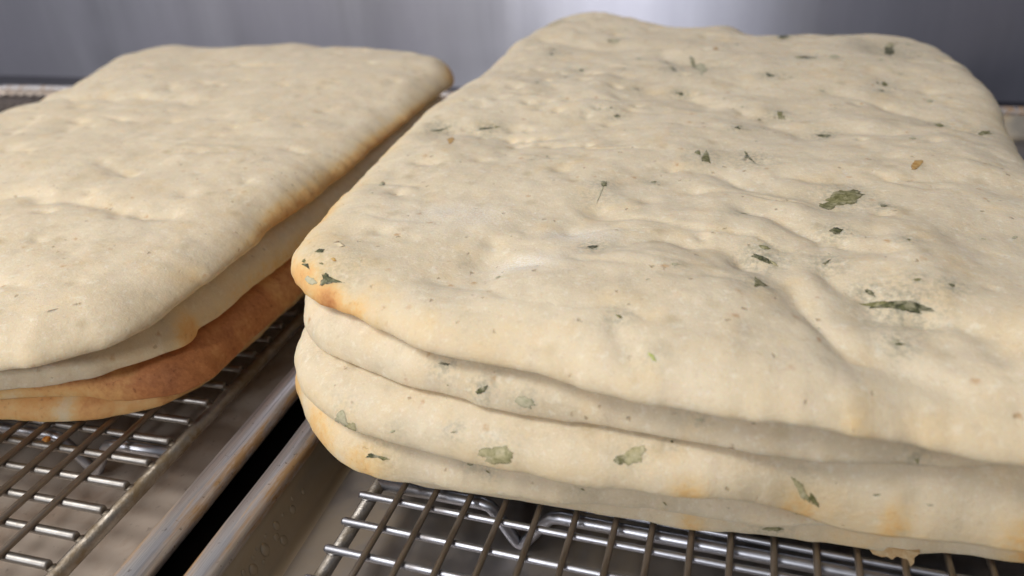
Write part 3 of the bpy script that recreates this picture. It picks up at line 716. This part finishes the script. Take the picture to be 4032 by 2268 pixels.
# ---------------------------------------------------------------- cooling racks
WR = 0.098
def rack(root, x_wires, y_wires, x_end, frame_x, y0, y1, rod_mat, feet, seed):
    rr = random.Random(seed)
    WR = 0.10 if rod_mat is MAT['rod'] else 0.122
    yl = y1 - y0
    long_me = []
    for v in range(4):
        pts = []
        for i in range(13):
            t = i / 12
            pts.append((rr.uniform(-0.015, 0.015), y0 + yl * t, 0.085 + rr.uniform(-0.008, 0.008)))
        long_me.append(tube_mesh('long_wire', pts, WR * 0.9, MAT['brown_wire'], 10))
    for i, xx in enumerate(x_wires):
        link_copy('long_wire', long_me[i % 4], root, ((xx + rr.uniform(-0.04, 0.04)) * U, 0, 0))
    xa, xb = x_end
    cross_me = []
    for v in range(3):
        ends = [(xa, 0, -0.10), (xa + 0.06, 0, -0.10)]
        mids = [(xa + (xb - xa) * t, rr.uniform(-0.012, 0.012), -0.10) for t in (0.1, 0.25, 0.4, 0.55, 0.7, 0.85)]
        ends2 = [(xb - 0.06, 0, -0.10), (xb, 0, -0.10)]
        cross_me.append(tube_mesh('cross_wire', ends + mids + ends2, [WR * 0.9, WR * 1.15] + [WR] * 6 + [WR * 1.15, WR * 0.9], MAT['steel_wire'] if rod_mat is MAT['rod'] else MAT['dull_wire'], 10))
    for i, yy in enumerate(y_wires):
        link_copy('cross_wire', cross_me[i % 3], root, (rr.uniform(-0.03, 0.03) * U, (yy + rr.uniform(-0.02, 0.02)) * U, 0))
    # heavy rods of the outer frame lie under the cross wires
    R = 0.20 if rod_mat is MAT['rod'] else 0.23
    for xx in frame_x:
        link_copy('frame_rod', tube_mesh('frame_rod', [(xx, y0 - 0.2, -0.37), (xx, (y0 + y1) / 2, -0.375), (xx, y1 + 0.2, -0.37)], R, rod_mat, 16), root)
    for yy in (y0 - 0.2, y1 + 0.2):
        link_copy('frame_rod', tube_mesh('frame_rod', [(frame_x[0], yy, -0.37), (frame_x[1], yy, -0.37)], R, rod_mat, 16), root)
    # small weld blobs where the cross wires meet the visible frame rod
    blob = bpy.data.meshes.new('weld')
    import bmesh
    bm = bmesh.new()
    bmesh.ops.create_icosphere(bm, subdivisions=2, radius=0.13 * U)
    for v in bm.verts:
        v.co.x *= 1.5
        v.co.z *= 0.6
        v.co += v.normal * rr.uniform(-0.02, 0.02) * U
    bm.to_mesh(blob); bm.free()
    blob.polygons.foreach_set('use_smooth', [True] * len(blob.polygons))
    blob.materials.append(rod_mat)
    for yy in y_wires:
        if -6 < yy < 6:
            link_copy('weld', blob, root, (feet['weld_x'] * U, yy * U, -0.20 * U), (0, 0, rr.uniform(-0.3, 0.3)))
    # support rods bent down into V-shaped feet
    for yy in feet['rows']:
        pts = [(frame_x[0], yy, -0.34)]
        for fx in feet['x']:
            w0, w1 = feet['half']
            for t in (-1.25, -1.0, -0.8): pts.append((fx + t * w0, yy, -0.34 - {-1.25: 0, -1.0: 0.05, -0.8: 0.26}[t]))
            pts += [(fx - 0.22, yy, -1.42), (fx - 0.10, yy, -1.60), (fx, yy, -1.655), (fx + 0.10, yy, -1.60), (fx + 0.22, yy, -1.42)]
            for t in (0.8, 1.0, 1.25): pts.append((fx + t * w1, yy, -0.34 - {1.25: 0, 1.0: 0.05, 0.8: 0.26}[t]))
        pts.append((frame_x[1], yy, -0.34))
        pts.sort(key=lambda p: p[0])
        link_copy('support_rod', tube_mesh('support_rod', pts, 0.18, MAT['steel_wire'], 14), root)

rackR = empty('cooling_rack', P(0, 0, 0))
rack(rackR, [i for i in range(1, 23)], [-j for j in range(-38, 11)], (-0.19, 23.2), (0.02, 22.95), -10.4, 38.4, MAT['rod'],
     dict(rows=[-0.25, 14.0, 28.0], x=[4.3, 18.6], half=(0.85, 0.95), weld_x=0.0), 3)
tag(rackR, 'bright wire cooling rack under the herb flatbreads, in the right tray', 'cooling rack', 'wire cooling racks')
rackL = empty('cooling_rack', P(-7.67, -0.35, 0), math.radians(2.2))
rack(rackL, [-i for i in range(1, 47)], [-j for j in range(-38, 11)], (-47.2, 0.45), (-46.9, 0.62), -10.4, 38.4, MAT['rod_left'],
     dict(rows=[-0.3, 14.0, 28.0], x=[-36.0, -20.0, -2.75], half=(1.0, 0.95), weld_x=0.45), 8)
tag(rackL, 'browned wire cooling rack under the plain flatbreads, in the left tray', 'cooling rack', 'wire cooling racks')

# ---------------------------------------------------------------- sheet pans
def rrect(x0, x1, y0, y1, o, rad, seg=10):
    x0, x1, y0, y1 = x0 - o, x1 + o, y0 - o, y1 + o
    r = max(rad + o, 0.15)
    pts = []
    for cx, cy, a0 in ((x1 - r, y0 + r, -90), (x1 - r, y1 - r, 0), (x0 + r, y1 - r, 90), (x0 + r, y0 + r, 180)):
        for i in range(seg + 1):
            a = math.radians(a0 + 90 * i / seg)
            pts.append((cx + r * math.cos(a), cy + r * math.sin(a)))
    # extra points along the straight runs
    out = []
    for i, p in enumerate(pts):
        q = pts[(i + 1) % len(pts)]
        out.append(p)
        if math.hypot(q[0] - p[0], q[1] - p[1]) > 6:
            for t in range(1, 30):
                out.append((p[0] + (q[0] - p[0]) * t / 30, p[1] + (q[1] - p[1]) * t / 30))
    return out
def pan(root, x0, x1, y0, y1, mat, seed):
    fl = -1.85
    loops = [(-1.5, fl), (-1.12, fl), (-1.05, fl + 0.01), (-0.85, fl + 0.08), (-0.74, fl + 0.25), (-0.36, -0.42), (-0.28, -0.28)]
    outer = [(-0.20, -0.30), (-0.28, -0.46), (-0.66, fl + 0.23), (-0.80, fl + 0.0), (-1.05, fl - 0.09), (-1.5, fl - 0.10)]
    V, F, base = [], [], []
    for o, z in loops + outer:
        base.append(len(V))
        ring = rrect(x0, x1, y0, y1, o, 1.7)
        for (x, y) in ring:
            dz = 0.02 * float(vnoise(x * 0.5, y * 0.5, seed)) if z > fl + 0.2 else 0
            V.append((x * U, y * U, (z + dz) * U))
        n = len(ring)
    for a, b in zip(base[:-1], base[1:]):
        for i in range(n):
            j = (i + 1) % n
            F.append((a + i, b + i, b + j, a + j)[::-1])
    F.append(tuple(base[0] + i for i in range(n)))
    F.append(tuple(base[-1] + i for i in range(n))[::-1])
    nf = 2 * n                                    # faces of the floor rings
    floor_f = F[:nf] + [F[-2]]
    wall_f = F[nf:-2] + [F[-1]]
    for nm, fs, mt in (('pan_floor', floor_f, mat[0]), ('side_wall', wall_f, mat[1])):
        o = mesh_obj(nm, V, fs, mt, root)
        bm = bmesh.new(); bm.from_mesh(o.data)
        bmesh.ops.delete(bm, geom=[q for q in bm.verts if not q.link_faces], context='VERTS')
        bm.to_mesh(o.data); bm.free()
        for p in o.data.polygons:
            p.use_smooth = len(p.vertices) == 4 and nm == 'side_wall'
    c = rrect(x0, x1, y0, y1, 0, 1.7)
    pts = [Vector((x + 0.03 * float(vnoise(x * 0.4, y * 0.4, seed + 3)), y, -0.14 + 0.02 * float(vnoise(x * 0.7, y * 0.7, seed + 1)))) * U for x, y in c]
    # the lip is a flattened roll: broad, low, with a slightly domed top
    v, f = [], []
    m = len(pts)
    sec = [(-0.46, -0.16), (-0.44, 0.02), (-0.34, 0.15), (-0.12, 0.21), (0.12, 0.19), (0.32, 0.11), (0.44, -0.04), (0.45, -0.20), (0.34, -0.31), (0.10, -0.35), (-0.15, -0.33), (-0.38, -0.27)]
    for i in range(m):
        t = (pts[(i + 1) % m] - pts[i - 1]).normalized()
        out = t.cross(Vector((0, 0, 1)))
        for a, b in sec:
            v.append(pts[i] + out * (a * U) + Vector((0, 0, b * U)))
    for i in range(m):
        for k in range(12):
            f.append((i * 12 + k, i * 12 + (k + 1) % 12, ((i + 1) % m) * 12 + (k + 1) % 12, ((i + 1) % m) * 12 + k)[::-1])
    mesh_obj('rolled_rim', v, f, MAT['rim'], root)

panR = empty('sheet_pan', P(-3.1, 0, 0), math.radians(2.2))
pan(panR, 0.0, 36.0, -13.0, 40.3, (MAT['pan_right'], MAT['pan_side']), 2)
tag(panR, 'aluminium sheet pan holding the herb flatbread rack, droplets on its side', 'sheet pan', 'sheet pans side by side')
panL = empty('sheet_pan', P(-4.92, 0, 0), math.radians(2.6))
pan(panL, -52.5, 0.0, -13.0, 41.6, (MAT['pan'], MAT['pan']), 5)
tag(panL, 'stained brownish aluminium sheet pan holding the plain flatbread rack', 'sheet pan', 'sheet pans side by side')

# ---------------------------------------------------------------- droplets and crumbs
N = Nodes('grease_drop')
MAT['drop'] = N.set(Base_Color=lin(0.66, 0.60, 0.50), Roughness=0.22, Transmission_Weight=0.35, IOR=1.38)
dr = random.Random(4)
def droplet(x, y, z, r, nrm):
    seg, rings = 14, 4
    V, F = [], []
    n = Vector(nrm).normalized()
    s = n.cross(Vector((0, 1, 0))).normalized()
    t = n.cross(s)
    c = Vector(P(x, y, z))
    for k in range(rings):
        a = math.pi / 2 * k / rings
        for i in range(seg):
            b = 2 * math.pi * i / seg
            V.append(c + (s * math.cos(b) * (1.0 + 0.12 * math.sin(2 * b + r * 40)) + t * math.sin(b) * 0.85) * (r * U * math.cos(a)) + n * (r * U * 0.35 * math.sin(a)))
    V.append(c + n * r * U * 0.35)
    for k in range(rings - 1):
        for i in range(seg):
            j = (i + 1) % seg
            F.append((k * seg + i, k * seg + j, (k + 1) * seg + j, (k + 1) * seg + i))
    for i in range(seg):
        F.append(((rings - 1) * seg + i, (rings - 1) * seg + (i + 1) % seg, rings * seg))
    F.append(tuple(range(seg))[::-1])
    o = mesh_obj('droplet', V, F, MAT['pan_side'])
    tag(o, 'small droplet clinging to the inner side wall of the right pan', 'droplet', 'droplets on the pan wall')
ca, sa = math.cos(math.radians(2.2)), math.sin(math.radians(2.2))
for yy, f, r in [(-2.75, 0.55, 0.20), (-2.0, 0.42, 0.15), (-2.2, 0.62, 0.13), (-2.05, 0.85, 0.17), (-1.2, 0.55, 0.15), (-3.4, 0.60, 0.18), (-3.2, 0.40, 0.08), (-2.5, 0.35, 0.07), (-2.95, 0.35, 0.06), (-1.6, 0.4, 0.07), (-3.7, 0.42, 0.09), (-1.0, 0.35, 0.06), (-3.0, 0.72, 0.08), (-0.5, 0.5, 0.10)]:
    # point on the sloped inner wall, f = 0 at the rim and 1 at the floor
    xl, zl = 0.36 + (0.74 - 0.36) * f, -0.42 + (-1.60 + 0.42) * f
    xw, yw = -3.1 + xl * ca - yy * sa, xl * sa + yy * ca
    droplet(xw, yw, zl, r, (1.18 * ca, 1.18 * sa, 0.38))

def crumb(x, y, z, r, label, seed):
    q = random.Random(seed)
    import bmesh
    bm = bmesh.new()
    bmesh.ops.create_icosphere(bm, subdivisions=2, radius=r * U)
    for v in bm.verts:
        v.co *= 1 + q.uniform(-0.35, 0.35)
        v.co.z *= 0.55
    me = bpy.data.meshes.new('bread_crumb')
    bm.to_mesh(me); bm.free()
    me.materials.append(MAT['crumb'])
    o = bpy.data.objects.new('bread_crumb', me)
    o.location = P(x, y, z)
    col.objects.link(o)
    tag(o, label, 'crumb')
MAT['crumb'] = leaf_material('toasted_crumb', lin(0.72, 0.42, 0.16), lin(0.85, 0.62, 0.28), lin(0.6, 0.35, 0.12), 0.7, 0.1)
MAT['scrap'] = leaf_material('crust_scrap', lin(0.74, 0.60, 0.42), lin(0.80, 0.70, 0.54), lin(0.6, 0.42, 0.2), 0.7, 0.2)
mesh_obj('torn_crust', TORN[0], TORN[1], MAT['scrap'], herb5, smooth=False)
crumb(-6.35, 0.65, -1.77, 0.17, 'orange toasted crumb on the left pan floor beside the rack', 1)
crumb(-11.2, -1.32, 0.02, 0.12, 'small rusty crumb caught on a wire of the left rack', 2)

# ---------------------------------------------------------------- bench and back wall
def slab(name, x0, x1, y0, y1, z0, z1, mat):
    V = [(x, y, z) for z in (z0, z1) for y in (y0, y1) for x in (x0, x1)]
    F = [(0, 2, 3, 1), (4, 5, 7, 6), (0, 1, 5, 4), (2, 6, 7, 3), (0, 4, 6, 2), (1, 3, 7, 5)]
    o = mesh_obj(name, V, F, mat, smooth=False)
    uv = o.data.uv_layers.new(name='UVMap')
    for lp in o.data.loops:                      # u runs up the sheet: the brushing lies level
        c = o.data.vertices[lp.vertex_index].co
        uv.data[lp.index].uv = (c.z, c.x + c.y)
    return o
tag(slab('bench', -1.6, 1.6, -0.9, 0.64, -0.03, 0.0, MAT['bench']), 'dark steel bench top under the two sheet pans', None, kind='structure')
tag(slab('wall', -1.6, 1.6, 0.64, 0.66, -0.03, 0.75, MAT['wall']), 'brushed stainless steel back wall behind the flatbreads', None, kind='structure')
